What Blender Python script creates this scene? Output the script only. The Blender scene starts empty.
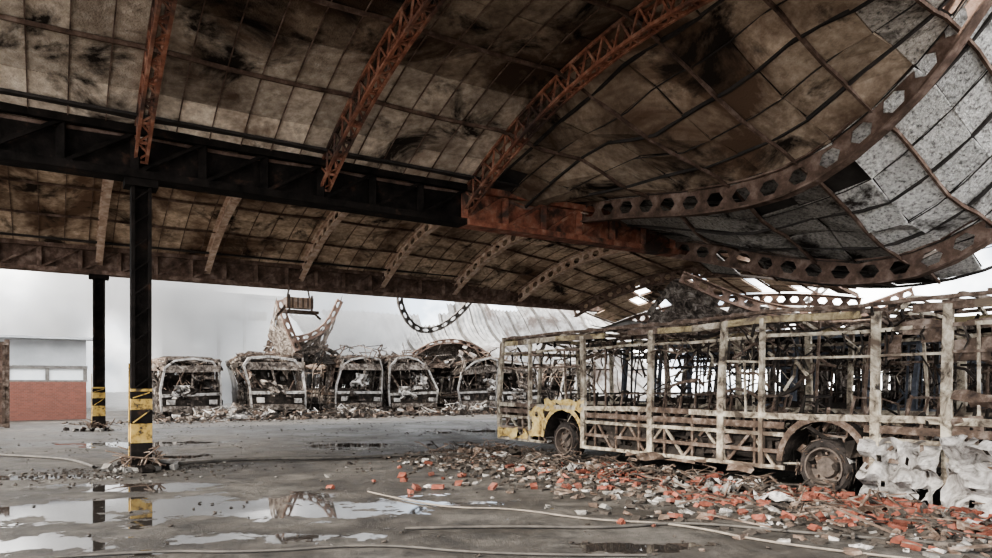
import bpy, math, random
from mathutils import Vector, Matrix, noise
R = random.Random(7)
col = bpy.context.scene.collection

# ---------------------------------------------------------------- site frame
C1 = Vector((-6.7, 13.2, 0)); A = Vector((-.537, .843, 0)).normalized(); B = Vector((A.y, -A.x, 0))
def L(s, a, z): return C1 + B*s + A*a + Vector((0, 0, z))

# ---------------------------------------------------------------- materials
def mat(name, ramp, scale=3.0, rough=.8, metal=0, bump=.3, bscale=None, detail=6, big=None, tint=False, spec=.5, distort=0.0, bdist=.03):
    m = bpy.data.materials.new(name); m.use_nodes = True
    nt = m.node_tree; N = nt.nodes; K = nt.links
    bs = N['Principled BSDF']; geo = N.new('ShaderNodeNewGeometry')
    nz = N.new('ShaderNodeTexNoise'); nz.inputs['Scale'].default_value = scale; nz.inputs['Detail'].default_value = detail
    nz.inputs['Roughness'].default_value = .65; nz.inputs['Distortion'].default_value = distort
    K.new(geo.outputs['Position'], nz.inputs['Vector'])
    cr = N.new('ShaderNodeValToRGB'); K.new(nz.outputs['Fac'], cr.inputs['Fac'])
    el = cr.color_ramp.elements
    while len(el) > 1: el.remove(el[0])
    el[0].position = ramp[0][0]; el[0].color = (*ramp[0][1], 1)
    for p, c in ramp[1:]:
        e = el.new(p); e.color = (*c, 1)
    out = cr.outputs['Color']
    if big:
        for (sc, lo, hi, c2) in (big if isinstance(big, list) else [big]):
            n2 = N.new('ShaderNodeTexNoise'); n2.inputs['Scale'].default_value = sc; n2.inputs['Detail'].default_value = 6
            n2.inputs['Roughness'].default_value = .65; n2.inputs['Distortion'].default_value = .6
            K.new(geo.outputs['Position'], n2.inputs['Vector'])
            mr = N.new('ShaderNodeMapRange'); mr.inputs[1].default_value = lo; mr.inputs[2].default_value = hi
            K.new(n2.outputs['Fac'], mr.inputs[0])
            mx = N.new('ShaderNodeMix'); mx.data_type = 'RGBA'
            K.new(mr.outputs[0], mx.inputs[0]); K.new(out, mx.inputs[6]); mx.inputs[7].default_value = (*c2, 1)
            out = mx.outputs[2]
    if tint:
        at = N.new('ShaderNodeAttribute'); at.attribute_name = 'tint'
        mu = N.new('ShaderNodeMix'); mu.data_type = 'RGBA'; mu.blend_type = 'MULTIPLY'; mu.inputs[0].default_value = 1
        K.new(out, mu.inputs[6]); K.new(at.outputs['Color'], mu.inputs[7]); out = mu.outputs[2]
    K.new(out, bs.inputs['Base Color'])
    bs.inputs['Roughness'].default_value = rough; bs.inputs['Metallic'].default_value = metal; bs.inputs['Specular IOR Level'].default_value = spec
    if bump:
        nb = N.new('ShaderNodeTexNoise'); nb.inputs['Scale'].default_value = bscale or scale*6; nb.inputs['Detail'].default_value = 4
        K.new(geo.outputs['Position'], nb.inputs['Vector'])
        b = N.new('ShaderNodeBump'); b.inputs['Strength'].default_value = bump; b.inputs['Distance'].default_value = bdist
        K.new(nb.outputs['Fac'], b.inputs['Height']); K.new(b.outputs[0], bs.inputs['Normal'])
    return m

M_panel = mat('roof_board_mat', [(.3, (.32, .265, .215)), (.5, (.52, .44, .365)), (.7, (.70, .625, .54))], 6, .95, bump=.6, bscale=30,
              big=[(.32, .45, .61, (.14, .098, .073)), (.7, .53, .64, (.03, .024, .02))], tint=True, spec=.2)
M_grey = mat('fibre_board_mat', [(.34, (.16, .155, .15)), (.45, (.52, .51, .49)), (.65, (.82, .81, .79))], 14, .95, bump=1, bscale=30,
              big=[(.6, .54, .62, (.045, .038, .034))], tint=True, spec=.2, bdist=.05)
M_back = mat('roof_back_mat', [(.3, (.02, .018, .016)), (.7, (.06, .05, .045))], 2, .95)
M_redsteel = mat('red_oxide_steel', [(.3, (.11, .045, .032)), (.5, (.27, .115, .072)), (.68, (.43, .25, .18))], 4, .85, bump=.2,
                 big=(.6, .48, .62, (.07, .046, .038)), spec=.3)
M_girderred = mat('girder_red_steel', [(.3, (.14, .05, .034)), (.5, (.30, .12, .075)), (.68, (.40, .23, .165))], 4, .85, bump=.2,
                 big=(.8, .48, .60, (.06, .04, .032)), spec=.3)  # red steel for the right-hand stretch of the first girder
M_palesteel = mat('faded_red_steel', [(.3, (.27, .18, .13)), (.5, (.48, .35, .27)), (.7, (.66, .56, .48))], 4, .85, bump=.2, spec=.3)
M_g2 = mat('brown_scorched_steel', [(.3, (.05, .036, .029)), (.5, (.135, .09, .07)), (.7, (.28, .21, .175))], 3, .9, bump=.2, spec=.2)
M_greysteel = mat('ash_grey_steel', [(.3, (.05, .044, .04)), (.5, (.13, .118, .11)), (.7, (.26, .245, .23))], 4, .9, bump=.2, spec=.2)
M_black = mat('charred_steel', [(.3, (.006, .0055, .005)), (.6, (.022, .018, .016)), (.78, (.08, .045, .03))], 3, .95, bump=.3, spec=.12)
M_rust = mat('rusted_steel', [(.3, (.03, .022, .018)), (.5, (.10, .07, .053)), (.68, (.24, .195, .165))], 6, .9, bump=.3, spec=.3)
M_cream = mat('scorched_cream_paint', [(.35, (.06, .047, .037)), (.47, (.26, .22, .17)), (.6, (.46, .41, .33)), (.78, (.64, .60, .52))], 5, .85, bump=.3, distort=.8,
              big=[(1.4, .54, .64, (.10, .074, .056)), (3, .6, .68, (.03, .024, .02))], spec=.3)
M_yellow = mat('scorched_yellow_paint', [(.34, (.07, .05, .033)), (.46, (.24, .19, .11)), (.6, (.40, .335, .21)), (.78, (.50, .45, .36))], 5, .8, bump=.2, distort=.8,
               big=(1.1, .48, .58, (.12, .093, .07)), spec=.3)
M_yellow2 = mat('bright_yellow_skin', [(.34, (.10, .06, .03)), (.44, (.36, .25, .09)), (.6, (.54, .42, .19)), (.78, (.58, .51, .40))], 5, .8, bump=.2, distort=.8, spec=.3)
M_ash = mat('white_ash_panel', [(.34, (.05, .044, .04)), (.46, (.25, .235, .22)), (.65, (.47, .45, .43))], 4, .95, bump=.8, distort=1.2, spec=.2)
M_sooty = mat('sooty_hazed_bus_paint', [(.37, (.025, .021, .018)), (.5, (.11, .09, .077)), (.62, (.27, .24, .21)), (.78, (.48, .45, .41))], 5, .9, bump=.4, distort=.8, spec=.2)  # soot with its greys lifted, standing in for haze over the far buses
M_char = mat('charred_skin', [(.3, (.010, .009, .008)), (.55, (.036, .030, .026)), (.72, (.13, .105, .09))], 4, .95, bump=.5, spec=.15)
M_tyre = mat('burnt_tyre', [(.3, (.01, .01, .01)), (.7, (.06, .05, .045))], 8, .95, spec=.2)
M_rim = mat('burnt_rim', [(.3, (.04, .031, .026)), (.7, (.14, .11, .09))], 8, .8)
M_blue = mat('scorched_grey_paint', [(.33, (.03, .03, .032)), (.5, (.07, .076, .092)), (.65, (.14, .155, .185)), (.8, (.32, .33, .34))], 4, .85, bump=.2)
M_dark = mat('ash_dark', [(.3, (.018, .015, .013)), (.55, (.05, .042, .036)), (.75, (.14, .12, .105))], 5, .95, bump=.5, spec=.2)
M_brick = mat('brick_red', [(.3, (.10, .036, .025)), (.5, (.195, .07, .05)), (.72, (.28, .145, .115))], 7, .95, bump=.3, tint=True, spec=.15)
M_haz = mat('hazard_yellow', [(.38, (.05, .035, .02)), (.48, (.40, .26, .07)), (.7, (.52, .38, .14))], 7, .8, bump=.1)
M_conc = mat('concrete_grey', [(.3, (.09, .08, .072)), (.6, (.20, .19, .175))], 6, .95, bump=.5)
M_sheet = mat('pale_metal_sheet', [(.3, (.15, .145, .14)), (.5, (.27, .265, .26)), (.72, (.42, .415, .41))], .9, .9, bump=.1, big=(.35, .50, .62, (.12, .10, .09)), distort=1.5, spec=.2)
M_foldshade = mat('sheet_fold_shade', [(.3, (.05, .045, .04)), (.7, (.14, .13, .12))], 2, .9, bump=0, spec=.2)  # dark columns that paint the shade of the corrugation onto the sheets
M_plaster = mat('pale_plaster', [(.3, (.34, .35, .36)), (.7, (.46, .47, .48))], 1, .9, bump=.1)
M_glass = mat('milky_glass', [(.3, (.75, .78, .8)), (.7, (.88, .9, .9))], 2, .3, bump=0)
M_hose = mat('hose_rubber', [(.3, (.02, .018, .016)), (.7, (.08, .07, .06))], 6, .7, bump=.1)
M_hose2 = mat('hose_canvas', [(.3, (.08, .07, .06)), (.7, (.2, .17, .14))], 6, .8, bump=.1)

# ---------------------------------------------------------------- mesh builder
class MB:
    def __init__(s): s.v = []; s.f = []; s.m = []; s.t = []
    def face(s, idx, mi=0, t=1.0): s.f.append(idx); s.m.append(mi); s.t.append(t)
    def quad(s, a, b, c, d, mi=0, t=1.0):
        n = len(s.v); s.v += [a, b, c, d]; s.face((n, n+1, n+2, n+3), mi, t)
    def hexa(s, p, mi=0, t=1.0):
        n = len(s.v); s.v += p
        for f in ((0, 3, 2, 1), (4, 5, 6, 7), (0, 1, 5, 4), (1, 2, 6, 5), (2, 3, 7, 6), (3, 0, 4, 7)):
            s.face(tuple(n+i for i in f), mi, t)
    def bar(s, p0, p1, w, h, mi=0, up=(0, 0, 1), t=1.0):
        p0 = Vector(p0); p1 = Vector(p1); d = (p1-p0)
        if d.length < 1e-5: return
        d.normalize(); u = Vector(up)
        if abs(d.dot(u)) > .95: u = Vector((1, 0, 0)) if abs(d.x) < .9 else Vector((0, 1, 0))
        x = d.cross(u).normalized(); y = x.cross(d).normalized()
        x = x*w*.5; y = y*h*.5
        s.hexa([p0-x-y, p0+x-y, p0+x+y, p0-x+y, p1-x-y, p1+x-y, p1+x+y, p1-x+y], mi, t)
    def path(s, pts, w, h, mi=0, up=(0, 0, 1)):
        for a, b in zip(pts[:-1], pts[1:]): s.bar(a, b, w, h, mi, up)
    def chunk(s, c, size, mi=0, t=1.0, rr=R, flat=1.0):
        c = Vector(c); rot = Matrix.Rotation(rr.uniform(0, 6.28), 3, 'Z') @ Matrix.Rotation(rr.uniform(-.6, .6), 3, 'X')
        P = []
        for z in (-1, 1):
            for x, y in ((-1, -1), (1, -1), (1, 1), (-1, 1)):
                q = Vector((x*size*rr.uniform(.3, .8), y*size*rr.uniform(.3, .8), z*size*flat*rr.uniform(.25, .6)))
                P.append(c + rot @ q)
        s.hexa(P, mi, t)
    def box(s, c, dims, mi=0, rot=None, t=1.0):
        c = Vector(c); P = []
        for z in (-.5, .5):
            for x, y in ((-.5, -.5), (.5, -.5), (.5, .5), (-.5, .5)):
                q = Vector((x*dims[0], y*dims[1], z*dims[2]))
                if rot: q = rot @ q
                P.append(c+q)
        s.hexa(P, mi, t)
    def grid(s, fn, nu, nv, mi=0, drop=0.0, rr=R, holes=None, shade_step=0):
        n = len(s.v)
        for i in range(nu+1):
            for j in range(nv+1): s.v.append(Vector(fn(i/nu, j/nv)))
        for i in range(nu):
            for j in range(nv):
                if rr.random() < drop: continue
                if holes and holes((i+.5)/nu, (j+.5)/nv): continue
                a = n+i*(nv+1)+j; s.face((a, a+nv+1, a+nv+2, a+1), 1 if shade_step and i % shade_step == 0 else mi)
    def lathe(s, c, prof, mi=0, seg=24):
        n = len(s.v); c = Vector(c)
        for r, y in prof:
            for k in range(seg):
                an = 2*math.pi*k/seg; s.v.append(c+Vector((r*math.cos(an), y, r*math.sin(an))))
        for i in range(len(prof)-1):
            for k in range(seg):
                k2 = (k+1) % seg; s.face((n+i*seg+k, n+(i+1)*seg+k, n+(i+1)*seg+k2, n+i*seg+k2), mi)
    def make(s, name, mats, loc=None, rotz=0, smooth=False):
        me = bpy.data.meshes.new(name); me.from_pydata([tuple(v) for v in s.v], [], s.f)
        for m in mats: me.materials.append(m)
        me.polygons.foreach_set('material_index', s.m)
        at = me.attributes.new('tint', 'FLOAT_COLOR', 'FACE')
        buf = []
        for t in s.t: buf += [t, t, t, 1] if not isinstance(t, tuple) else [*t, 1]
        at.data.foreach_set('color', buf)
        if smooth: me.polygons.foreach_set('use_smooth', [True]*len(me.polygons))
        me.update()
        o = bpy.data.objects.new(name, me); col.objects.link(o)
        if loc: o.location = loc
        o.rotation_euler[2] = rotz
        return o

# ---------------------------------------------------------------- floor
fm = bpy.data.materials.new('wet_asphalt'); fm.use_nodes = True
nt = fm.node_tree; N = nt.nodes; K = nt.links; bs = N['Principled BSDF']
geo = N.new('ShaderNodeNewGeometry')
def fnoise(scale, det=6, ro=.6):
    n = N.new('ShaderNodeTexNoise'); n.inputs['Scale'].default_value = scale; n.inputs['Detail'].default_value = det
    n.inputs['Roughness'].default_value = ro; K.new(geo.outputs['Position'], n.inputs['Vector']); return n.outputs['Fac']
def fmath(op, a, b=None, clamp=False):
    n = N.new('ShaderNodeMath'); n.operation = op; n.use_clamp = clamp
    for i, x in enumerate((a, b)):
        if x is None: continue
        if isinstance(x, (int, float)): n.inputs[i].default_value = x
        else: K.new(x, n.inputs[i])
    return n.outputs[0]
sep = N.new('ShaderNodeSeparateXYZ'); K.new(geo.outputs['Position'], sep.inputs[0])
n_edge = fnoise(1.3, 8, .68)
pud = None
for (cx, cy, rx, ry) in ((-3.3, 9.2, 2.5, .85), (-5.8, 8.9, 1.9, .8), (-5.6, 10.9, 1.1, .5), (-2.7, 7.3, 1.1, .25), (-4.9, 6.9, 1.2, .4), (-3.7, 18.5, 1.4, .8),
                         (-8.0, 12.2, 1.2, .3), (1.4, 6.9, .6, .2), (-9.5, 19, 1.8, .8), (.6, 24, 2.5, 1.2), (-7.2, 15.5, .8, .5)):
    dx = fmath('DIVIDE', fmath('SUBTRACT', sep.outputs[0], cx), rx); dy = fmath('DIVIDE', fmath('SUBTRACT', sep.outputs[1], cy), ry)
    d = fmath('SQRT', fmath('ADD', fmath('MULTIPLY', dx, dx), fmath('MULTIPLY', dy, dy)))
    v = fmath('SUBTRACT', 1.25, d)
    pud = v if pud is None else fmath('MAXIMUM', pud, v)
ptot = fmath('ADD', pud, fmath('MULTIPLY', fmath('SUBTRACT', n_edge, .5), 6.0))
pmask = fmath('MULTIPLY', fmath('SUBTRACT', ptot, .2), 6, True)
damp = fmath('MULTIPLY', fmath('SUBTRACT', fnoise(.5, 8, .7), .42), 7, True)
cr = N.new('ShaderNodeValToRGB'); K.new(fnoise(2.2, 12, .78), cr.inputs[0])
e = cr.color_ramp.elements; e[0].position = .36; e[0].color = (.016, .0135, .0115, 1); e[1].position = .7; e[1].color = (.145, .13, .113, 1)
m1 = N.new('ShaderNodeMix'); m1.data_type = 'RGBA'; m1.blend_type = 'MULTIPLY'; K.new(damp, m1.inputs[0]); K.new(cr.outputs[0], m1.inputs[6]); m1.inputs[7].default_value = (.45, .43, .41, 1)
m2 = N.new('ShaderNodeMix'); m2.data_type = 'RGBA'; K.new(pmask, m2.inputs[0]); K.new(m1.outputs[2], m2.inputs[6]); m2.inputs[7].default_value = (.025, .022, .02, 1)
K.new(m2.outputs[2], bs.inputs['Base Color'])
rg = fmath('SUBTRACT', .82, fmath('MULTIPLY', damp, .30))
rg = fmath('MAXIMUM', fmath('SUBTRACT', rg, fmath('MULTIPLY', pmask, .85)), .03)
K.new(rg, bs.inputs['Roughness'])
bp = N.new('ShaderNodeBump'); bp.inputs['Distance'].default_value = .05
K.new(fmath('MULTIPLY', fmath('SUBTRACT', 1, pmask), 1), bp.inputs['Strength']); K.new(fnoise(12, 8, .75), bp.inputs['Height']); K.new(bp.outputs[0], bs.inputs['Normal'])
fl = MB(); fl.quad(Vector((-120, -30, 0)), Vector((120, -30, 0)), Vector((120, 160, 0)), Vector((-120, 160, 0))); fl.make('floor', [fm])

# ---------------------------------------------------------------- roof geometry
SP = 13.4
def std(v, z0=5.8, rise=1.8):
    t = SP*v; return t, z0+rise*(1-((t-6.7)/6.7)**2)
def table(pts):
    n = len(pts)-1
    P = [Vector((p[0], p[1], 0)) for p in pts]
    def f(v):
        x = min(max(v, 0), 1)*n; i = min(int(x), n-1); u = x-i
        p0 = P[max(i-1, 0)]; p1 = P[i]; p2 = P[i+1]; p3 = P[min(i+2, n)]
        q = .5*((2*p1)+(p2-p0)*u+(2*p0-5*p1+4*p2-p3)*u*u+(-p0+3*p1-3*p2+p3)*u**3)
        return q.x, q.y
    return f
sagA = table([(0, 6.0), (2, 5.72), (4, 5.38), (5.6, 5.25), (6.7, 5.34), (7.8, 5.75), (8.9, 6.5), (9.7, 7.4), (10.5, 8.5), (11.2, 9.8)])
sagB = table([(0, 5.4), (1.8, 4.9), (3.6, 4.35), (5.3, 3.95), (6.8, 3.9), (8.1, 4.3), (9.1, 5.1), (9.9, 6.2), (10.6, 7.6), (11.3, 9.2)])
sagC = table([(0, 4.6), (1.8, 4.2), (3.6, 3.8), (5.3, 3.5), (6.8, 3.5), (8.1, 3.8), (9.1, 4.4), (9.9, 5.4), (10.6, 6.8), (11.3, 8.4)])
bay1 = [(-5.3, std), (-3.55, std), (0, std), (3.55, std), (7.1, std), (10.65, sagA), (14.2, sagB), (15.9, sagC)]
bay2 = [(-8.9, std), (-3.55, std), (0, std), (3.55, std), (7.1, std), (10.65, std), (14.2, lambda v: std(v, 5.75, 1.65)), (17.75, lambda v: std(v, 5.6, 1.3)),
        (21.3, lambda v: std(v, 5.1, 1.0)), (24.0, lambda v: std(v, 4.4, .7))]
def surf(bay, a0, s, v, up=.5):
    for (s0, f0), (s1, f1) in zip(bay[:-1], bay[1:]):
        if s <= s1+1e-6:
            k = (s-s0)/(s1-s0); t0, z0 = f0(v); t1, z1 = f1(v)
            sag = 4*k*(1-k); w = 0
            if s0 > 7 and a0 == 0: w = sag*.45*noise.noise(Vector((s*.5, v*6, 3)))
            return L(s, a0-(t0*(1-k)+t1*k), z0*(1-k)+z1*k+up-.05*sag+w)
    return L(s, a0-SP*v, 6)
def roof(bay, a0, sec, rows, pw):
    m = MB()
    s = bay[0][0]; smax = bay[-1][0]
    ns = int(round((smax-s)/pw)); ds = (smax-s)/ns
    for i in range(ns):
        sa = s+i*ds; sb = sa+ds; mid = (sa+sb)/2
        for j in range(rows):
            va = j/rows; vb = (j+1)/rows; vm = (va+vb)/2
            wrecked = (sec == 1 and mid > 7.3)
            grey = (sec == 1 and mid > 10.65)
            r = R.random(); hole = False
            if wrecked and not grey: hole = (9.9 < mid < 10.65 and .74 < vm < .80)
            if sec == 1 and mid > 14.3: hole = r < .15
            if sec == 2 and mid > 21.3: hole = r < .12
            if hole: continue
            fall = wrecked and R.random() < (.03 if vm > .45 or not grey else .10)
            m.quad(surf(bay, a0, sa, va, .60), surf(bay, a0, sb, va, .60), surf(bay, a0, sb, vb, .60), surf(bay, a0, sa, vb, .60), 2)
            if fall: continue
            gs = .010; gv = .010/rows
            w_ = .06 if wrecked else .012
            j0 = [R.uniform(-w_, w_*.7) for _ in range(4)]
            c = []
            for (ss, vv, jj) in ((sa+gs, va+gv, j0[0]), (sb-gs, va+gv, j0[1]), (sb-gs, vb-gv, j0[2]), (sa+gs, vb-gv, j0[3])):
                c.append(surf(bay, a0, ss, vv, .53+jj))
            up = Vector((0, 0, .04))
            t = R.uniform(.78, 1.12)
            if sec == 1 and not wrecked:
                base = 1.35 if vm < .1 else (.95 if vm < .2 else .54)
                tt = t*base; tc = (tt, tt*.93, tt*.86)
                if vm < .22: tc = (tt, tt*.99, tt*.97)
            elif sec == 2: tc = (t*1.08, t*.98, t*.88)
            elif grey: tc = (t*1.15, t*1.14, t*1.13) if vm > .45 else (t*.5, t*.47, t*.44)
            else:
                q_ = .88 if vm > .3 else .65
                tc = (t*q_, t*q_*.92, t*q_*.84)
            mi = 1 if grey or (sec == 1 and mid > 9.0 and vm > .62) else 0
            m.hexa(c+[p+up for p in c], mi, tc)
    for j in range(0, rows+1, 2):
        v = min(j/rows, .999); pts = [surf(bay, a0, s+(smax-s)*k/42, v, .48) for k in range(43)]
        m.path(pts, .05, .07, 3)
    for i in range(0, ns+1):
        ss = s+i*ds
        pts = [surf(bay, a0, min(ss, smax), k/20, .508) for k in range(21)]
        heavy = sec == 1 and ss > 7.3 and i % 2 == 0
        m.path(pts, .06 if heavy else .018, .06 if heavy else .02, 2 if sec == 1 and ss > 7.3 else 3)
    return m
c1 = roof(bay1, 0, 1, 14, .59); c2 = roof(bay2, SP, 2, 16, .71)
n = len(c1.v); c1.v += c2.v; c1.f += [tuple(i+n for i in f) for f in c2.f]; c1.m += c2.m; c1.t += c2.t
for a, s1 in ((0, 15.2), (-SP, 12), (SP, 20)): c1.box(L((s1-10)/2, a, 6.50), (s1+10, 1.1, .05), 2, Matrix.Rotation(math.atan2(B.y, B.x), 3, 'Z'))
c1.make('ceiling', [M_panel, M_grey, M_back, M_g2])

def castellated(m, pts, depth, fw, mi=0, cell=.55, side=None):
    P = [Vector(p) for p in pts]; Ls = [0]
    for a, b in zip(P[:-1], P[1:]): Ls.append(Ls[-1]+(b-a).length)
    n = max(2, int(Ls[-1]/cell))
    def at(d):
        for i in range(len(Ls)-1):
            if d <= Ls[i+1]+1e-6:
                return P[i].lerp(P[i+1], (d-Ls[i])/(Ls[i+1]-Ls[i]))
        return P[-1]
    Q = [at(Ls[-1]*i/n) for i in range(n+1)]
    nor = []
    wdir = side if side is not None else B
    for i in range(n+1):
        tdir = (Q[min(i+1, n)]-Q[max(i-1, 0)]).normalized(); nn = tdir.cross(wdir).normalized()
        if nn.z < 0: nn = -nn
        nor.append(nn)
    T = [q+nn*depth for q, nn in zip(Q, nor)]
    for i in range(n):
        b0, b1, t0, t1 = Q[i], Q[i+1], T[i], T[i+1]
        def g(x, y): return b0.lerp(b1, x).lerp(t0.lerp(t1, x), y)
        TL, TR, BL, BR, Lm, Rm = t0, t1, b0, b1, g(0, .5), g(1, .5)
        hL, hR, hUL, hUR, hLL, hLR = g(.16, .5), g(.84, .5), g(.33, .77), g(.67, .77), g(.33, .23), g(.67, .23)
        for off in (-.012, .012):
            o = wdir*off
            for q in ((TL, Lm, hL, hUL), (TL, hUL, hUR, TR), (TR, hUR, hR, Rm), (Rm, hR, hLR, BR), (BR, hLR, hLL, BL), (BL, hLL, hL, Lm)):
                m.quad(*[p+o for p in q], mi)
        m.bar(b0, b1, fw, .035, mi, up=nor[i]); m.bar(t0, t1, fw, .035, mi, up=nor[i])
def lattice(m, pts, depth, fw, mi=0):
    P = [Vector(p) for p in pts]
    for i in range(len(P)-1):
        tdir = (P[i+1]-P[i]).normalized(); nn = tdir.cross(B).normalized()
        if nn.z < 0: nn = -nn
        a, b, c, d = P[i], P[i+1], P[i]+nn*depth, P[i+1]+nn*depth
        for o in (-fw*.4, fw*.4):
            m.bar(a+B*o, b+B*o, .055, .06, mi, up=nn); m.bar(c+B*o, d+B*o, .055, .06, mi, up=nn)
            mid = c.lerp(d, .5)
            m.bar(a+B*o, mid+B*o, .03, .045, mi); m.bar(mid+B*o, b+B*o, .03, .045, mi)
        mid = (a+b)/2
        m.bar(a-B*fw*.4, mid+B*fw*.4, .04, .012, mi, up=nn); m.bar(mid+B*fw*.4, b-B*fw*.4, .04, .012, mi, up=nn)
        m.bar(a-B*fw*.4, a+B*fw*.4, .04, .05, mi)
for s, f in bay1[1:7]:
    m = MB(); pts = [L(s, -f(k/24)[0], f(k/24)[1]) for k in range(25)]
    if s > 9: castellated(m, pts, .54, .24, 0, .70)
    else: lattice(m, [L(s, -f(k/30)[0], f(k/30)[1]) for k in range(31)], .44, .24, 0)
    m.make('arched_roof_rib', [M_redsteel if s < 9 else M_g2])
for s, f in bay2[1:]:
    m = MB(); pts = [L(s, SP-f(k/24)[0], f(k/24)[1]) for k in range(25)]
    castellated(m, pts, .44, .22, 0, .6)
    m.make('arched_roof_rib', [M_palesteel if s < 20 else M_g2])

def girder(a, s0, s1, mats, zb=5.45, zt=6.4, sred=99):
    m = MB()
    k = s0
    while k < s1:
        k2 = min(k+1.18, s1); mi = 1 if k > sred else 0
        for o in (-.17, .17):
            m.bar(L(k, a+o, zb+.07), L(k2, a+o, zb+.07), .14, .14, mi); m.bar(L(k, a+o, zt-.07), L(k2, a+o, zt-.07), .14, .14, mi)
        m.bar(L(k, a, zb+.5), L(k2, a, zb+.5), .03, .80, mi)
        m.bar(L(k, a, zb+.01), L(k2, a, zb+.01), .46, .03, mi)
        m.bar(L(k, a, zt), L(k2, a, zt), .46, .03, mi)
        for sg in (-1, 1):
            m.bar(L(k, a+sg*.1, zb+.1), L(k, a+sg*.1, zt-.1), .05, .16, mi)
            m.bar(L(k, a+sg*.14, zb+.1), L(k2, a+sg*.14, zt-.1), .05, .07, mi)
        k = k2
    return m.make('roof_girder', mats)
girder(0, -6, 15.2, [M_black, M_girderred], sred=5.8)
girder(SP, -10, 23.6, [M_g2, M_g2])
girder(-SP, -6, 12, [M_black, M_redsteel])

# ---------------------------------------------------------------- columns
rz = Matrix.Rotation(math.atan2(B.y, B.x), 3, 'Z')
def column(s, a, w, zt=5.45):
    m = MB(); fl = w/2
    for o in (-1, 1): m.bar(L(s+o*fl*.85, a, 0), L(s+o*fl*.85, a, zt), .06, w*.95, 0, up=A)
    m.bar(L(s, a, 0), L(s, a, zt), w*.8, .05, 0, up=A)
    for k in range(12):
        for o in (-1, 1):
            m.bar(L(s-fl*.8, a+o*fl*.9, .2+k*.44), L(s+fl*.8, a+o*fl*.9, .42+k*.44), .02, .05, 0, up=A)
    m.box(L(s, a, .04), (w*1.9, w*1.9, .08), 2, rz)
    z = .06
    for h, mi in ((.46, 0), (.36, 1), (.26, 0), (.2, 1), (.14, 0), (.05, 1)):
        m.box(L(s, a, z+h/2), (w*1.08, w*1.08, h), mi, rz)
        if mi == 0 and z > .1:
            m.bar(L(s-w*.45, a-w*.55, z+.02), L(s+w*.4, a-w*.55, z+h-.02), .02, .07, 1, up=A)
        z += h
    m.box(L(s, a, zt-.08), (w*1.7, w*1.3, .14), 0, rz)
    m.path([L(s-w*.62, a-.1, z0) for z0 in (.0, .8, 1.5, 2.0)], .02, .02, 1)
    for k in range(34):
        an = R.uniform(0, 6.28); p = L(s, a, 0)+Vector((math.cos(an), math.sin(an), 0))*w*.7
        m.path([p, p+Vector((R.uniform(-.2, .2), R.uniform(-.1, .1), .25)), p+Vector((R.uniform(-.5, .5), R.uniform(-.3, .3), R.uniform(.05, .5)))], .025, .02, 3)
        m.chunk(p+Vector((R.gauss(0, .3), R.gauss(0, .2), .05)), R.uniform(.05, .16), R.choice((0, 2)))
    return m.make('steel_column', [M_black, M_haz, M_conc, M_rust])
column(0, 0, .33); column(0, SP, .36)

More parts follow.
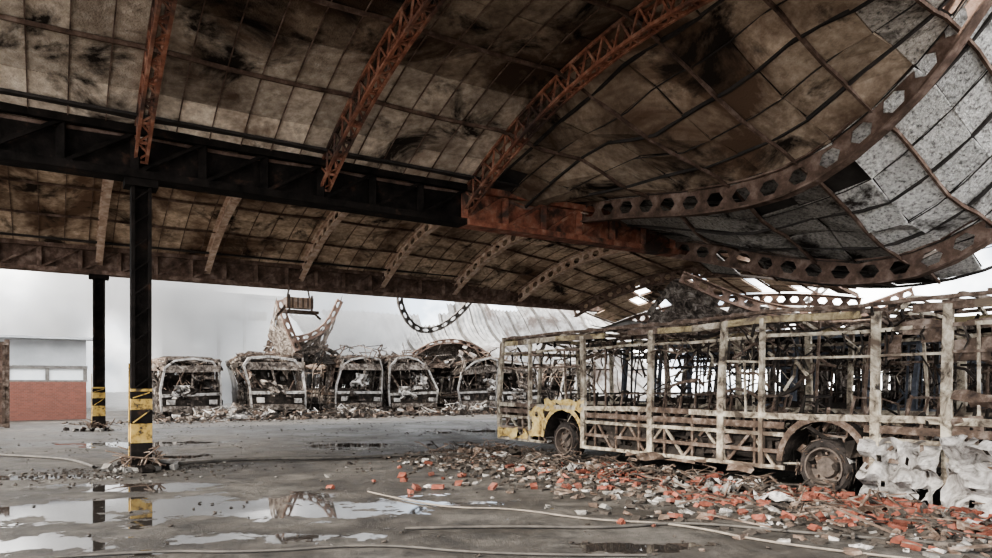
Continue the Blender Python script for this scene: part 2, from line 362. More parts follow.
# ---------------------------------------------------------------- buses
def build_bus(name, loc, rotz, seed, mats, warp=.04, squash=0.0, clutter=260, rear=9.3, lean=0.0, hull=0, roofskin=0.0, front=0, zs=1.0):
    r = random.Random(seed); m = MB(); F = -2.38
    posts = [F, -1.16, .67, 2.56, 4.1, 4.88, 6.63, 7.53, rear]
    W = 2.5
    for y in (0, W):
        sgn = 1 if y == 0 else -1
        for i, x in enumerate(posts):
            w = .12 if i not in (1, 5) else .08
            m.bar((x, y, .32), (x, y, 1.5), w, .07, 0, up=(0, 1, 0))
            m.bar((x, y, 1.5), (x+r.uniform(-.02, .02), y+sgn*.06, 2.6), w*.9, .07, 0, up=(0, 1, 0))
        for k in range(int((rear-F)/.62)):
            x = F+.3+k*.62
            if abs(x) < .65 or abs(x-5.87) < .65: continue
            m.bar((x, y+sgn*.02, .35), (x, y+sgn*.02, 1.1), .045, .04, 1, up=(0, 1, 0))
        for z, hh, mi, w in ((1.14, .09, 0, .07), (2.34, .05, 0, .05), (2.58, .10, 2, .08), (2.70, .05, 1, .06)):
            n = 16
            for k in range(n):
                if mi == 2 and r.random() < .12: continue
                a = F+(rear-F)*k/n; b = F+(rear-F)*(k+1)/n
                q = mi if r.random() < (.6 if mi == 2 else .8) else r.choice((0, 1))
                m.bar((a, y+sgn*(.07 if z > 2 else 0), z), (b, y+sgn*(.07 if z > 2 else 0), z), w, hh, q)
        segs = [(F, -.6), (.6, 5.27), (6.47, rear)]
        for a, b in segs:
            for z in (.34, .6, .86):
                m.bar((a, y, z), (b, y, z+r.uniform(-.02, .02)), .05, .06, 0 if z != .6 else 1)
            k = a; u = True
            while k < b-.3:
                k2 = min(k+.45, b); m.bar((k, y+.03*sgn, .36 if u else .86), (k2, y+.03*sgn, .86 if u else .36), .035, .045, 1 if r.random() < .6 else 0); k = k2; u = not u
            m.bar((a, y, 1.0), (b, y, 1.0), .03, .10, 1)
        for a, b in zip(posts[:-1], posts[1:]):
            if r.random() < .75: m.bar((a, y+sgn*.04, 2.0), (b, y+sgn*.04, 2.0-r.uniform(0, .06)), .03, .035, r.choice((0, 1)))
            for q in range(r.randint(0, 2)):
                x = r.uniform(a+.15, b-.1); m.bar((x, y+sgn*.03, 1.15), (x+r.uniform(-.05, .05), y+sgn*.06, r.choice((2.0, 2.35))), .03, .03, r.choice((0, 1)))
            for q in range(3):
                x = r.uniform(a+.1, b-.1); zz = r.uniform(.15, .6); m.path([(x, y+sgn*.05, 2.34), (x+r.uniform(-.08, .08), y+sgn*.08, 2.34-zz*.5), (x+r.uniform(-.15, .15), y+sgn*.05, 2.34-zz)], .03, .015, 4)
        for x in (0, 5.87):
            n = 14; ro = .62
            for k in range(n):
                a0 = math.pi*k/n; a1 = math.pi*(k+1)/n
                p = lambda a, rr, yy: Vector((x+rr*math.cos(a), yy, .46+rr*math.sin(a)))
                m.quad(p(a0, ro, y), p(a1, ro, y), p(a1, ro, y+sgn*.45), p(a0, ro, y+sgn*.45), 4)
                m.quad(p(a0, ro, y-sgn*.02), p(a1, ro, y-sgn*.02), p(a1, ro+.1, y-sgn*.02), p(a0, ro+.1, y-sgn*.02), 1 if x else 7)
            cy = y+sgn*.2; yy = -sgn
            m.lathe((x, cy, .42), [(.26, yy*.13), (.36, yy*.15), (.40, yy*.1), (.41, 0), (.40, -yy*.12), (.26, -yy*.14)], 6, 28)
            m.lathe((x, cy, .42), [(.29, yy*.14), (.29, yy*.165), (.265, yy*.165), (.25, yy*.05), (.16, yy*.02), (.14, yy*.09), (.06, yy*.11), (0.0, yy*.11)], 5, 24)
            for k in range(8):
                an = k*math.pi/4; m.box((x+.2*math.cos(an), cy+yy*.06, .42+.2*math.sin(an)), (.035, .05, .035), 1)
            for k in range(70):
                an = r.uniform(0, 6.28); rr = r.uniform(.3, .47)
                m.bar((x+rr*math.cos(an), cy+yy*r.uniform(0, .18), max(.02, .42+rr*math.sin(an)*.9)), (x+rr*math.cos(an+.4), cy+yy*r.uniform(0, .2), max(.02, .44+rr*math.sin(an+.4)*.9)), .012, .012, r.choice((1, 4)))
    def skin(x0, x1, z0, z1, mi, y, amp, nu=14, nv=8, drop=.04):
        off = r.uniform(0, 50)
        m.grid(lambda u, v: (x0+(x1-x0)*u, y+amp*(noise.noise(Vector((u*5+off, v*4, 0)))*1.4-.3), z0+(z1-z0)*v+.09*noise.noise(Vector((u*7, v*7, off)))), nu, nv, mi, drop, r,
               lambda u, v: noise.noise(Vector((u*4+off, v*2.5, 7))) > (.5 if drop < .1 else .2))
    skin(-1.15, -.62, .45, 1.12, 7, -.03, .03, 5, 6)
    skin(-.62, .72, 1.06, 1.3, 7, -.03, .03, 10, 3)
    skin(F, -1.2, .35, .6, 7, -.03, .05, 6, 3)
    skin(6.5, 7.5, .12, .86, 3, -.05, .20, 26, 14)
    skin(7.55, rear, .10, .98, 3, -.06, .24, 32, 14)
    skin(7.6, rear, .95, 1.5, 1, .02, .1, 10, 6, .2)
    skin(2.0, 5.2, .18, .36, 1, -.02, .1, 14, 3, .25)
    skin(.7, 5.2, .36, .9, 4, .09, .05, 24, 6, .12)
    skin(6.7, rear, 1.9, 2.4, 1, .1, .08, 10, 4, .3)
    skin(-2.2, 5, .3, 1.3, 4, W+.02, .06, 20, 5, .08); skin(6.5, rear, .3, 1.3, 4, W+.02, .06, 10, 5, .05)
    if hull:
        for y in (-.03, W+.03):
            skin(F, rear, .3, 1.2, r.choice((4, 0)), y, .15, 40, 7, .03); skin(F, rear, 2.15, 2.7, r.choice((1, 4)), y, .2, 40, 4, .08)
            for q in range(4):
                x = r.uniform(F, rear-1.5); skin(x, x+r.uniform(.6, 1.6), 1.0, 2.5, r.choice((1, 4, 0)), y, .3, 8, 8, .2)
        blocker_o = r.uniform(0, 50)
        m.grid(lambda u, v: (F-.1-.1*math.sin(math.pi*u), W*u, .3+.95*v), 12, 6, 4, .06, r)
        m.grid(lambda u, v: (F+1.8+.5*noise.noise(Vector((u*3, v*3, blocker_o))), .1+2.3*u, .4+2.1*v), 12, 12, 4, .08, r)  # added dark sheet inside, blocks light so the window openings read black
    if front:
        for kx, mi in ((F-.12, 3), (F+.9, 0), (F+1.9, 0)):
            j = lambda: r.uniform(-.09, .09)
            pts = [(kx+j(), 0, .3), (kx+j(), -.04, 1.3), (kx+j(), .04, 2.2+j()), (kx+j(), .4, 2.62+j()), (kx+j(), 1.25, 2.72+j()), (kx+j(), 2.1, 2.62+j()), (kx+j(), 2.46, 2.2+j()), (kx+j(), 2.54, 1.3), (kx+j(), 2.5, .3)]
            m.path(pts, .09, .08, mi)
        m.bar((F-.2, 0, 1.15), (F-.2, 2.5, 1.05), .1, .12, 3); m.bar((F-.1, 0, 2.3), (F-.1, 2.5, 2.2), .12, .3, 0)
        m.bar((F-.15, 1.25, 1.1), (F-.1, 1.3, 2.3), .06, .06, 0)
        for k in range(8):
            yy = r.uniform(.1, 2.4); m.bar((F-.1, yy, r.uniform(.8, 1.2)), (F+r.uniform(-.1, .5), yy+r.uniform(-.8, .8), r.uniform(1.5, 2.3)), .05, .04, r.choice((0, 1, 4)))
        for q in range(3):
            yy = r.uniform(0, 1.6); ww = r.uniform(.6, 1.0); zz = r.uniform(.4, 1.5); o3 = r.uniform(0, 50)
            m.grid(lambda u, v: (F-.22+.35*noise.noise(Vector((u*3, v*3, o3))), yy+ww*u+.2*noise.noise(Vector((v*3, u, o3))), zz+.6*v), 9, 7, r.choice((0, 3, 4)), .1, r)
        m.box((F-.25, 1.25, .5), (.15, 2.4, .22), 0); m.box((F-.3, .35, .78), (.08, .34, .2), 3); m.box((F-.3, 2.15, .78), (.08, .34, .2), 3)
        for k in range(70):
            d_ = r.uniform(0, 1.4); m.chunk((F-d_, r.uniform(-.2, 2.7), r.uniform(.02, .45)*(1-d_/1.5)), r.uniform(.08, .3), r.choice((3, 4, 0, 1, 4)), rr=r)
    if roofskin:
        o2 = r.uniform(0, 50)
        m.grid(lambda u, v: (F+.1+(rear-F-.2)*u, W*v, 2.68+.14*math.sin(math.pi*v)-.5*abs(noise.noise(Vector((u*8, v*3, o2))))), 50, 10, 4, .04, r,
               lambda u, v: noise.noise(Vector((u*9, v*4, o2+9))) > .6-roofskin)
    nb = int((rear-F)/.58)
    for k in range(nb+1):
        x = F+(rear-F)*k/nb; drop = r.uniform(0, .10)*(1+2*warp)+(.35 if r.random() < .12 else 0)
        pts = [(x, .07, 2.62), (x+r.uniform(-.04, .04), .35, 2.78-drop*.3), (x+r.uniform(-.1, .1), 1.25, 2.84-drop), (x, W-.35, 2.78-drop*.3), (x, W-.07, 2.62)]
        m.path(pts, .045, .05, r.choice((0, 1, 1, 1)))
    for yy in (.4, .85, 1.25, 1.65, 2.1):
        n = 16
        for k in range(n):
            if r.random() < .25: continue
            a = F+(rear-F)*k/n; b = F+(rear-F)*(k+1)/n
            m.bar((a, yy, 2.78-r.uniform(0, .08)), (b, yy+r.uniform(-.05, .05), 2.78-r.uniform(0, .1)), .04, .04, r.choice((4, 1, 1)))
    for x, sg in ((F, -1), (rear, 1)):
        for y in (.02, .62, 1.25, 1.88, W-.02):
            bow = .12*math.sin(math.pi*y/W)*sg
            m.path([(x+bow, y, .3), (x+bow, y, 1.1)], .07, .06, 0)
            if y in (.02, 1.25, W-.02) or sg > 0: m.path([(x+bow, y, 1.1), (x+bow-sg*.08, y, 2.4), (x-sg*.15, y, 2.72)], .07, .07, 0)
        for z in (.35, .7, 1.1, 2.35, 2.68):
            pts = [(x+.12*math.sin(math.pi*y/W)*sg-(sg*.08 if z > 2 else 0), y, z) for y in (.02, .62, 1.25, 1.88, W-.02)]
            m.path(pts, .07, .08, 2 if z > 2 and sg < 0 else 0)
    m.grid(lambda u, v: (F-.13*math.sin(math.pi*u)-.01+.05*noise.noise(Vector((u*5, v*5, seed))), W*u, .35+.72*v), 12, 5, 1, .25, r)
    m.path([(F+.5, .5, .4), (F+.5, .5, 1.15), (F+.35, .7, 1.25)], .06, .06, 1)
    m.lathe((F+.5, 1.9, 1.1), [(.20, -.02), (.22, 0), (.20, .02)], 1, 16)
    m.grid(lambda u, v: (F+(rear-F)*u, .1+2.3*v, .40+.10*noise.noise(Vector((u*14, v*4, seed)))), 40, 8, 4, 0, r)
    for yy in (.75, 1.75): m.bar((F+.2, yy, .3), (rear-.2, yy, .3), .08, .16, 1)
    x = -.2
    while x < rear-1.6:
        for yb in (.25, 1.5):
            if r.random() < .12: continue
            j = lambda: r.uniform(-.04, .04)
            mi = r.choice((1, 1, 4, 4))
            for yo in (0, .38, .76):
                m.path([(x+j(), yb+yo, .42), (x+j(), yb+yo, .85)], .03, .03, mi)
                m.path([(x+.05, yb+yo, .85), (x-.35+j(), yb+yo, .88)], .03, .03, mi)
                m.path([(x+.05+j(), yb+yo, .85), (x+.18+j(), yb+yo, 1.42+j())], .03, .03, mi)
            m.bar((x+.18, yb, 1.42), (x+.18+j(), yb+.76, 1.42), .03, .03, mi); m.bar((x-.35, yb, .87), (x-.35, yb+.76, .87), .03, .03, mi)
            m.bar((x+.12, yb, 1.15), (x+.12+j(), yb+.76, 1.15), .02, .05, mi)
        if r.random() < .7:
            yy = r.choice((.9, 1.5)); m.path([(x, yy, .42), (x+r.uniform(-.08, .08), yy, 1.5), (x+r.uniform(-.1, .1), yy, 2.75)], .035, .035, r.choice((0, 1, 4)))
        x += .78
    for k in range(26):
        m.chunk((rear-r.uniform(.1, 1.3), r.uniform(.25, 2.2), r.uniform(.4, 1.3)), r.uniform(.12, .32), 1 if r.random() < .6 else 4, rr=r)
    for k in range(clutter):
        x = r.uniform(F, rear); y = r.uniform(.1, W-.1); z = r.choice((r.uniform(.4, 1.1), r.uniform(.4, 1.2), r.uniform(2.2, 2.7), r.uniform(.5, 2.5)))
        l = r.uniform(.25, .9); p = Vector((x, y, z)); pts = [p]
        d = Vector((r.uniform(-1, 1), r.uniform(-.7, .7), r.uniform(-.6, .4)))
        for q in range(3):
            p = p+d.normalized()*l/3; d += Vector((r.uniform(-.6, .6), r.uniform(-.6, .6), r.uniform(-.7, .3)))
            p.z = min(max(p.z, .3), 2.8); p.y = min(max(p.y, -.05), W+.05); pts.append(p.copy())
        w = r.uniform(.012, .04); m.path(pts, w, w*r.uniform(.5, 1.6), r.choice((0, 1, 1, 4, 4, 4)))
    for k in range(clutter//2):
        m.chunk((r.uniform(F, rear), r.uniform(.1, W-.1), r.uniform(.42, .75)), r.uniform(.06, .25), r.choice((1, 4, 4, 4, 3)), rr=r)
    for i, v in enumerate(m.v):
        q = Vector(v)*.55+Vector((seed*3.1, 0, 0)); d = Vector((noise.noise(q), noise.noise(q+Vector((9, 4, 1))), noise.noise(q+Vector((2, 7, 5)))))
        k = max(0, (v[2]-.5)/2.2)
        nv = Vector(v)+Vector((d.x, d.y, d.z*.6))*warp*2*(.3+k)
        sq = squash*(.5+.9*noise.noise(Vector((v[0]*.35+seed*2, v[1]*.2, 3))))
        if sq > 0 and nv.z > .6: nv.z = .6+(nv.z-.6)*(1-sq)
        nv.y += lean*k*k; nv.z = max(nv.z*zs, .01)
        m.v[i] = nv
    if len(mats) < 8: mats = mats+[mats[2]]
    return m.make(name, mats, loc, rotz)

bd = Vector((.552, -.834, 0)); bn = Vector((.834, .552, 0)); ba = math.atan2(bd.y, bd.x)
W0 = Vector((1.41, 14.9, 0))
build_bus('burnt_city_bus', W0, ba, 3, [M_cream, M_rust, M_yellow, M_ash, M_char, M_rim, M_tyre, M_yellow2], .035, clutter=720)
for k, (dy, dr) in enumerate(((3.5, .6), (7.0, -.5), (10.5, -1.2), (14.0, .3), (17.5, 0))):
    build_bus('burnt_city_bus', W0+bn*dy+bd*dr, ba, 11+k, [M_blue if k in (0, 3) else M_sooty, M_rust, M_sooty, M_ash, M_char, M_rim, M_tyre], .05, clutter=360, roofskin=.45 if k else .15, hull=1 if k > 1 else 0)
ha = math.atan2(A.y, A.x)
for k, (s, a, sq, wp, yaw) in enumerate(((5.3, 22.4, .0, .07, 0), (9.4, 21.4, .0, .19, -.14), (13.1, 22.5, .06, .20, .12), (16.7, 21.8, .0, .19, -.14), (20.4, 22.6, .10, .22, .13), (24.0, 22.4, .06, .2, -.08), (27.6, 22, .1, .16, 0))):
    build_bus('burnt_city_bus', L(s, a, 0), ha+yaw, 31+k, [M_sooty, M_rust, M_sooty, M_ash, M_char, M_rim, M_tyre], wp, sq, clutter=440, lean=(.4 if k % 2 else -.35) if k else -.1, hull=1, roofskin=.5, front=1, zs=(1.12, 1.1)[k % 2] if k else 1.05)

# ---------------------------------------------------------------- bricks & debris
m = MB()
def brick(p, z=0.0, sc=1):
    rot = Matrix.Rotation(R.uniform(0, 6.28), 3, 'Z') @ Matrix.Rotation(R.gauss(0, .3), 3, 'X') @ Matrix.Rotation(R.gauss(0, .25), 3, 'Y')
    full = R.random() < .35
    t = R.uniform(.4, 1.25)
    if full: m.box((p.x, p.y, z+.04), (.17*sc, .085*sc, .055*sc), 0, rot, (t, t, t))
    else: m.chunk((p.x, p.y, z+.02), R.uniform(.03, .10)*sc, 0, (t, t*.97, t*.94))
for k in range(1450):
    r_ = R.triangular(-.5, 11.5, 9.5); d = abs(R.gauss(.2, .72))
    if d > 2.2: continue
    p = W0+bd*r_-bn*(d+.15)
    if noise.noise(p*.9) < -.12: continue
    brick(p, max(0, .12*(1-d/1.2))*R.random())
for k in range(90):
    r_ = R.uniform(-1.0, 11); d = R.uniform(.5, 3.8); p = W0+bd*r_-bn*d
    if noise.noise(p*.7) > -.05: brick(p)
for k in range(9): brick(Vector((R.gauss(-.9, .7), R.gauss(11.6, .8), 0)), 0, 1.1)
brick(Vector((-2.55, 10.8, 0)), 0, 1.5)
m.make('fallen_bricks', [M_brick])

m = MB()
colp = [L(0, 0, 0), L(0, SP, 0)]
for k in range(10500):
    sel = R.random()
    if sel < .58:
        r_ = R.uniform(-3, 11.5); d = abs(R.gauss(0, 1.2)); p = W0+bd*r_-bn*(d-.02)
    elif sel < .68: p = L(R.uniform(-1, 30), R.gauss(18.3, .9), 0)
    elif sel < .72: p = L(R.gauss(-.6, 1.2), R.gauss(-.2, .7), 0)
    else: p = Vector((R.uniform(-15, 6), R.uniform(5, 31), 0))
    if sel >= .72 and noise.noise(p*.5) < .1 and R.random() < .85: continue
    if min((p-q).length for q in colp) < .42: continue
    if (p-C1).dot(B) < -2.3 and abs((p-C1).dot(A)-17.2) < .5: continue
    m.chunk((p.x, p.y, .01), R.uniform(.012, .045) if sel > .68 else R.uniform(.03, .12), R.choice((0, 0, 0, 0, 0, 1, 3, 3, 2) if sel < .68 else (0, 0, 0, 0, 0, 1)), flat=.5)
for k in range(700):
    if R.random() < .7: p = W0+bd*R.uniform(-3, 11)-bn*abs(R.gauss(.2, .9))
    else: p = L(R.uniform(2, 28), R.gauss(18.3, .8), 0)
    p = Vector((p.x, p.y, .04)); q = p+Vector((R.uniform(-.5, .5), R.uniform(-.5, .5), R.uniform(0, .22)))
    q2 = q+Vector((R.uniform(-.3, .3), R.uniform(-.3, .3), R.uniform(-.03, .05))); w = R.uniform(.012, .04)
    m.path([p, q, q2], w, w*.6, R.choice((0, 3, 3)))
m.make('ash_debris', [M_dark, M_conc, M_ash, M_rust])

def sheets(center_fn, n, mats, name):
    m = MB()
    for k in range(n):
        c = center_fn(); ax = R.uniform(0, 6.28); w = R.uniform(.25, .7); h = R.uniform(.2, .5); off = R.uniform(0, 99)
        ca, sa = math.cos(ax), math.sin(ax)
        def f(u, v):
            x = (u-.5)*w; y = (v-.5)*h; z = .05+abs(noise.noise(Vector((u*2.5+off, v*2.5, 1))))*.22
            return (c.x+x*ca-y*sa, c.y+x*sa+y*ca, z)
        m.grid(f, 8, 6, k % len(mats), .05)
    return m.make(name, mats)
sheets(lambda: W0+bd*R.uniform(-2, 10)-bn*R.uniform(.1, 1.2), 56, [M_ash, M_dark, M_rust, M_dark, M_conc], 'crumpled_sheet_scrap')

def pile(name, c, rx, ry, h, n, mats):
    m = MB(); off = R.uniform(0, 99)
    def hz(u, v):
        d = math.hypot(u, v); return max(0, (1-d**1.6))*h*(.7+.6*noise.noise(Vector((u*3+off, v*3, 0))))
    def g(U, V):
        u = U*2-1; v = V*2-1; p = c+B*u*rx+A*v*ry; return (p.x, p.y, hz(u, v)-.02)
    m.grid(g, 18, 18, 0)
    for k in range(n):
        an = R.uniform(0, 6.28); d = math.sqrt(R.random()); u = d*math.cos(an); v = d*math.sin(an); p = c+B*u*rx+A*v*ry
        z = hz(u, v)
        if R.random() < .7: m.chunk((p.x, p.y, z), R.uniform(.06, .28), R.randrange(len(mats)))
        else:
            q = Vector((p.x, p.y, z)); w = R.uniform(.02, .05)
            m.path([q, q+Vector((R.uniform(-.6, .6), R.uniform(-.6, .6), R.uniform(0, .4))), q+Vector((R.uniform(-.9, .9), R.uniform(-.9, .9), R.uniform(-.1, .3)))], w, w, R.randrange(len(mats)))
    return m.make(name, mats)
PM = [M_dark, M_rust, M_char, M_dark, M_ash]
pile('rubble_pile', L(5.6, 18.5, 0), 2.0, .7, .6, 150, [M_ash, M_rust, M_conc, M_dark, M_sooty])
pile('rubble_pile', L(11, 18.2, 0), 2.4, .7, .5, 160, PM)
pile('rubble_pile', L(18.2, 18.3, 0), 3.5, .7, .55, 200, PM)
pile('rubble_pile', L(25, 18.0, 0), 4, .8, .9, 160, PM)

# ---------------------------------------------------------------- fallen roof parts beyond
def corrugated(name, f, nu, nv, m_, holes=None, shade_step=7):
    m = MB(); m.grid(f, nu, nv, 0, .0, R, holes, shade_step); return m.make(name, [m_, M_foldshade])
def cs(s0, s1, a0, z0, a1, z1, seed, ripple=.05, droop=1.0, nn_=160, skew=1.5):
    def f(u, v):
        s = s0+(s1-s0)*u; k = .5+.5*noise.noise(Vector((u*3, seed, 0)))
        z = z0+(z1-z0)*v-droop*math.sin(math.pi*v)*k+ripple*(1 if int(u*nn_+.5) % 2 else -1)+.6*noise.noise(Vector((u*5, v*4, seed)))
        return L(s+skew*v+.8*noise.noise(Vector((u*3, v*3, seed+2))), a0+(a1-a0)*v+1.4*noise.noise(Vector((u*4, v*3, seed+5))), max(z, .05))
    return f
corrugated('collapsed_roof_sheet', cs(17, 50, 33, .2, 38.5, 9.8, 1, .09, .8, 160, -5), 160, 14, M_sheet, lambda u, v: v > .74+.25*noise.noise(Vector((u*7, 0, 2)))+.25*u)
corrugated('collapsed_roof_sheet', cs(11.5, 18, 33.4, 1.5, 35, 6.4, 8, .09, .8, 60, 2), 60, 10, M_sheet, lambda u, v: v > .6+.4*u+.3*noise.noise(Vector((u*6, 0, 5))))
corrugated('collapsed_roof_sheet', cs(27, 50, 14.2, 3.6, 24, 7.0, 4), 160, 10, M_sheet)
corrugated('hanging_roof_sheet', lambda u, v: L(21.5+4.5*u, 12.5-9*v, 5.1-1.9*math.sin(math.pi*(.15+.7*u))*(.5+.5*v)+.9*u+.3*noise.noise(Vector((u*4, v*5, 2)))), 30, 24, M_sheet, lambda u, v: noise.noise(Vector((u*5, v*5, 9))) > .35, 6)
def crv(pts, n=25):
    P = [L(*p) for p in pts]; k_ = len(P)-1; Q = []
    for k in range(n):
        x = k/(n-1)*k_; i = min(int(x), k_-1); u = x-i; p0, p1, p2, p3 = P[max(i-1, 0)], P[i], P[i+1], P[min(i+2, k_)]
        Q.append(.5*((2*p1)+(p2-p0)*u+(2*p0-5*p1+4*p2-p3)*u*u+(-p0+3*p1-3*p2+p3)*u**3))
    return Q
def fallen(pts, mm=M_rust, d=.4, drape=None, name='fallen_roof_rib'):
    m = MB(); Q = crv(pts); P0, P1 = Q[0], Q[-1]
    sd = (P1-P0).cross(Vector((0, 0, 1))).normalized()
    castellated(m, Q, d, .14, 0, .5, sd)
    if drape:
        o = R.uniform(0, 50)
        m.grid(lambda u, v: Q[int(u*24)]+A*(drape*v)+Vector((0, 0, .2-(1.6*v)+.4*noise.noise(Vector((u*3, v*3, o))))), 24, 8, 1, .06)
    return m.make(name, [mm, M_sooty])
fallen([(11.6, 13.9, 5.6), (11.9, 14.4, 5.1), (12.6, 14.8, 4.35), (13.5, 15, 4.05), (14.4, 14.8, 4.3), (15.2, 14.4, 5.0), (15.5, 13.9, 5.6)], M_greysteel, .24)
fallen([(7.6, 18.8, 5.6), (7.9, 18.8, 4.6), (8.5, 18.8, 3.2)], M_g2, .3, 1.4)
fallen([(8.6, 19.8, 3.7), (9.6, 19.9, 3.9), (10.6, 20, 4.6), (11.3, 20, 5.9)], M_g2, .3, 1.5)
fallen([(15.8, 20.9, 3.2), (17.2, 21, 3.9), (19.0, 21, 4.0), (20.8, 20.9, 3.2)], M_g2, .22, 2)
fallen([(22.5, 9, 6.2), (23.2, 7.5, 4.7), (25.0, 6, 4.0), (27.2, 5, 4.6), (29, 4, 6.4)], M_greysteel, .35)
fallen([(15.5, 1.0, 4.9), (17.2, -.6, 3.9), (19.4, -2, 3.6), (22, -3, 4.4)], M_g2, .35, 2)
m = MB()
for (s, a, z, w_, h_) in ((8.1, 20.1, 3.3, 1.4, 1.9), (9.3, 20.4, 3.3, 1.6, 1.1), (10.9, 20.8, 3.2, 1.6, 1.5), (13.2, 21.4, 3.2, 1.9, .8), (14.8, 21, 3.2, 2.0, 1.0), (17.4, 21.2, 3.1, 2.0, 1.0), (20.0, 21.2, 3.1, 2.4, .8), (22, 20.8, 3.1, 2.4, .9)):
    o = R.uniform(0, 50)
    m.grid(lambda u, v: L(s+(u-.5)*w_*(1-.4*v)+.45*noise.noise(Vector((v*3, u*2, o))), a+v*1.2+.6*noise.noise(Vector((u*3, v*3, o))), z-.5+h_*v*(.6+.6*abs(noise.noise(Vector((u*4, 0, o)))))), 14, 14, R.choice((0, 1, 2)), .10)
for k in range(80):
    s = R.uniform(7, 23); a = R.uniform(19.8, 21.5); z = R.uniform(2.95, 3.8); p = L(s, a, z)
    w = R.uniform(.03, .06); q = p+Vector((R.uniform(-.9, .9), R.uniform(-.6, .6), R.uniform(-.4, .3))); m.path([p, q, q+Vector((R.uniform(-.6, .6), R.uniform(-.5, .5), -R.uniform(.2, .7)))], w, w, R.choice((0, 1, 2)))
m.make('twisted_steel_wreckage', [M_rust, M_char, M_sooty])
m = MB()
for k in range(110):
    s = R.uniform(17, 36); a = R.uniform(-4, 6); z = R.uniform(2.9, 3.9); p = L(s, a, z)
    w = R.uniform(.03, .09); m.path([p, p+Vector((R.uniform(-1.5, 1.5), R.uniform(-1, 1), R.uniform(-.5, .5))), p+Vector((R.uniform(-2, 2), R.uniform(-1, 1), -R.uniform(0, 1.0)))], w, w, R.choice((0, 1)))
m.make('twisted_steel_wreckage', [M_rust, M_char])

# hanging hoist under the second girder
m = MB(); hs, hA = 6.9, SP-.4
m.box(L(hs, hA, 4.85), (1.05, .5, .42), 0, rz)
m.box(L(hs+.1, hA, 4.5), (1.3, .5, .12), 1, Matrix.Rotation(math.atan2(B.y, B.x)+.1, 3, 'Z'))
for o in (-.45, .45):
    m.bar(L(hs+o, hA, 5.05), L(hs+o*.8, hA, 5.5), .05, .05, 1); m.bar(L(hs+o, hA-.3, 4.5), L(hs+o, hA-.3, 5.15), .06, .06, 1)
for k in range(6): m.bar(L(hs-.5+k*.2, hA-.27, 4.65), L(hs-.5+k*.2, hA-.27, 5.05), .05, .03, 1)
m.bar(L(hs-.5, hA, 4.75), L(hs-.85, hA, 4.3), .06, .1, 1); m.bar(L(hs+.5, hA, 4.6), L(hs+.9, hA, 4.25), .05, .08, 1)
m.make('hanging_hoist_unit', [M_palesteel, M_rust])

# ---------------------------------------------------------------- back walls and distant buildings
def wallbox(name, s0, s1, a, th, z0, z1, mm):
    m = MB(); c = L((s0+s1)/2, a, (z0+z1)/2); m.box(c, (abs(s1-s0), th, z1-z0), 0, rz); return m.make(name, [mm])
bw = bpy.data.materials.new('brick_wall_mat'); bw.use_nodes = True; nt2 = bw.node_tree
tc = nt2.nodes.new('ShaderNodeNewGeometry'); mp = nt2.nodes.new('ShaderNodeMapping'); mp.inputs['Rotation'].default_value = (math.radians(90), 0, 0)
bt = nt2.nodes.new('ShaderNodeTexBrick'); bt.inputs['Scale'].default_value = 3.5
bt.inputs['Color1'].default_value = (.22, .085, .06, 1); bt.inputs['Color2'].default_value = (.16, .068, .05, 1); bt.inputs['Mortar'].default_value = (.2, .14, .12, 1); bt.inputs['Mortar Size'].default_value = .01
nt2.links.new(tc.outputs['Position'], mp.inputs[0]); nt2.links.new(mp.outputs[0], bt.inputs[0]); nt2.links.new(bt.outputs[0], nt2.nodes['Principled BSDF'].inputs['Base Color'])
nt2.nodes['Principled BSDF'].inputs['Roughness'].default_value = .9
wallbox('wall_back', -12, 0.0, 23.5, .3, 0, 1.75, bw)
m = MB()
for k in range(8): m.box(L(-11.3+k*1.5, 23.5, 2.07), (1.35, .06, .56), 0, rz)
for k in range(9): m.box(L(-12.05+k*1.5, 23.5, 2.07), (.16, .2, .64), 1, rz)
m.box(L(-6.0, 23.5, 2.42), (12.1, .25, .14), 1, rz); m.box(L(-6.0, 23.5, 1.79), (12.1, .3, .08), 1, rz)
m.make('window_1', [M_glass, M_conc])
m = MB(); m.box(L(-6.0, 23.6, 3.1), (12.0, .2, 1.2), 0, rz); m.box(L(-6.0, 23.3, 3.75), (12.6, 1.0, .1), 0, rz)
m.make('wall_upper', [M_plaster, M_conc])
m = MB()
m.box(L(-4.3, 17.2, 1.6), (3.0, .08, 3.1), 0, rz)
for k in range(9): m.box(L(-5.7+k*.35, 17.12, 1.6), (.08, .08, 3.1), 1, rz)
for z in (.1, 1.6, 3.15): m.box(L(-4.3, 17.1, z), (3.1, .12, .12), 1, rz)
for s in (-5.8, -2.8): m.box(L(s, 17.2, 1.65), (.16, .16, 3.3), 1, rz)
m.make('steel_gate', [M_g2, M_rust])
m = MB()
def hall(s0, s1, a0, a1, ze):
    m.box(L((s0+s1)/2, (a0+a1)/2, ze/2), (s1-s0, a1-a0, ze), 0, rz); m.box(L((s0+s1)/2, (a0+a1)/2, ze+.15), (s1-s0+.8, a1-a0+.8, .3), 1, rz)
    n = int((s1-s0)/2.2)
    for k in range(n):
        x = s0+1.2+k*2.2; m.box(L(x, a0-.03, ze-1.6), (1.6, .1, .8), 2, rz); m.box(L(x-1.1, a0-.08, ze/2), (.2, .2, ze), 1, rz)
hall(6.5, 17, 50, 70, 9.4); m.make('distant_industrial_hall', [M_plaster, M_sheet, M_conc])

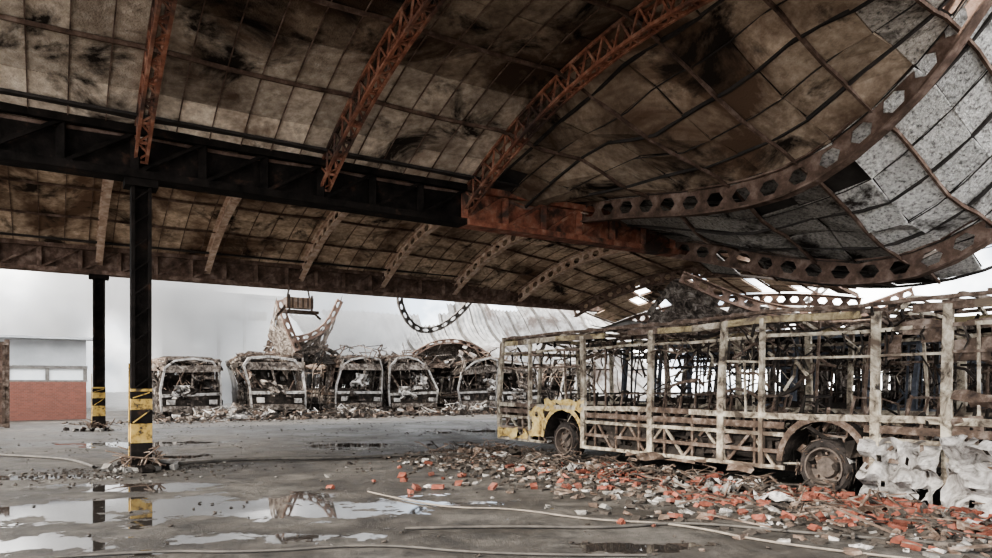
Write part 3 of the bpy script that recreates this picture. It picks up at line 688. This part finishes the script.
# ---------------------------------------------------------------- hoses
def hose(pts, r_, mm, name):
    cu = bpy.data.curves.new(name, 'CURVE'); cu.dimensions = '3D'; cu.bevel_depth = r_; cu.bevel_resolution = 3
    sp = cu.splines.new('NURBS'); sp.points.add(len(pts)-1)
    for p, q in zip(sp.points, pts): p.co = (q[0], q[1], r_+.005, 1)
    sp.use_endpoint_u = True; sp.order_u = 3
    cu.materials.append(mm); o = bpy.data.objects.new(name, cu); col.objects.link(o)
hose([(-6.3, 13.9), (-6, 14.2), (-5, 14.9), (-3.5, 14.9), (-2, 15.6), (-.3, 15.9), (.6, 16.8)], .035, M_hose, 'fire_hose')
hose([(-1.9, 10.4), (-1.5, 9.9), (-.6, 9.0), (.2, 9.0), (1.1, 8.2), (2.1, 8.0), (2.8, 6.9), (3.9, 6.3)], .013, M_hose2, 'fire_hose')
hose([(-1.0, 7.7), (.1, 7.85), (1.2, 7.7), (2.2, 8.1), (3.4, 7.4), (4.6, 6.9)], .018, M_hose, 'fire_hose')
hose([(-12, 16), (-9.5, 15.2), (-8.2, 14.0), (-7.7, 13.4)], .03, M_hose, 'fire_hose')
hose([(-4.6, 6.2), (-3.4, 6.7), (-2.3, 6.6), (-1.2, 7.0), (0, 6.5), (1.4, 6.5)], .014, M_hose, 'fire_hose')

# ---------------------------------------------------------------- smoke
sm = bpy.data.materials.new('smoke_volume'); sm.use_nodes = True; n3 = sm.node_tree; n3.nodes.clear()
o3 = n3.nodes.new('ShaderNodeOutputMaterial'); pv = n3.nodes.new('ShaderNodeVolumePrincipled'); g3 = n3.nodes.new('ShaderNodeTexCoord')
z3 = n3.nodes.new('ShaderNodeTexNoise'); z3.inputs['Scale'].default_value = .17; z3.inputs['Detail'].default_value = 4
mr = n3.nodes.new('ShaderNodeMapRange'); mr.inputs[1].default_value = .45; mr.inputs[2].default_value = .60; mr.inputs[3].default_value = 0.006; mr.inputs[4].default_value = .35
n3.links.new(g3.outputs['Object'], z3.inputs['Vector']); n3.links.new(z3.outputs['Fac'], mr.inputs[0]); n3.links.new(mr.outputs[0], pv.inputs['Density'])
pv.inputs['Color'].default_value = (.98, .98, .985, 1); pv.inputs['Anisotropy'].default_value = .3
n3.links.new(pv.outputs[0], o3.inputs['Volume'])
bpy.ops.mesh.primitive_ico_sphere_add(subdivisions=4, radius=1, location=(-27, 46, 6)); so = bpy.context.object; so.name = 'smoke_cloud'
so.scale = (21, 9, 9); bpy.ops.object.transform_apply(location=False, rotation=False, scale=True)
for v in so.data.vertices:
    v.co += v.co.normalized()*2.5*noise.noise(v.co*.15)
    if v.co.z < -5.9: v.co.z = -5.9
so.data.materials.append(sm)

# ---------------------------------------------------------------- world and light
w = bpy.data.worlds.new('overcast'); bpy.context.scene.world = w; w.use_nodes = True; n4 = w.node_tree
bg = n4.nodes['Background']; t4 = n4.nodes.new('ShaderNodeTexCoord'); z4 = n4.nodes.new('ShaderNodeTexNoise'); z4.inputs['Scale'].default_value = 5.5; z4.inputs['Detail'].default_value = 6
c4 = n4.nodes.new('ShaderNodeValToRGB'); c4.color_ramp.elements[0].position = .42; c4.color_ramp.elements[0].color = (.26, .30, .35, 1); c4.color_ramp.elements[1].position = .56; c4.color_ramp.elements[1].color = (1, .985, .96, 1)
n4.links.new(t4.outputs['Generated'], z4.inputs['Vector']); n4.links.new(z4.outputs['Fac'], c4.inputs[0]); n4.links.new(c4.outputs[0], bg.inputs[0]); bg.inputs[1].default_value = 4.0
sl = bpy.data.lights.new('sun', 'SUN'); sl.energy = 6.5; sl.angle = .2; sl.color = (1, .93, .83); so2 = bpy.data.objects.new('sun', sl); col.objects.link(so2)
d = Vector((.75, .45, -.50)); so2.rotation_euler = d.to_track_quat('-Z', 'Y').to_euler()

vs = bpy.context.scene.view_settings
vs.view_transform = 'AgX'; vs.look = 'AgX - Medium High Contrast'; vs.exposure = .9
cam = bpy.data.cameras.new('camera'); co = bpy.data.objects.new('camera', cam); col.objects.link(co)
co.location = (0, 0, 1.6); co.rotation_euler = (math.radians(90), 0, 0)
cam.sensor_width = 36; cam.lens = 36*700/992; cam.shift_y = 106/992; cam.clip_end = 500
bpy.context.scene.camera = co
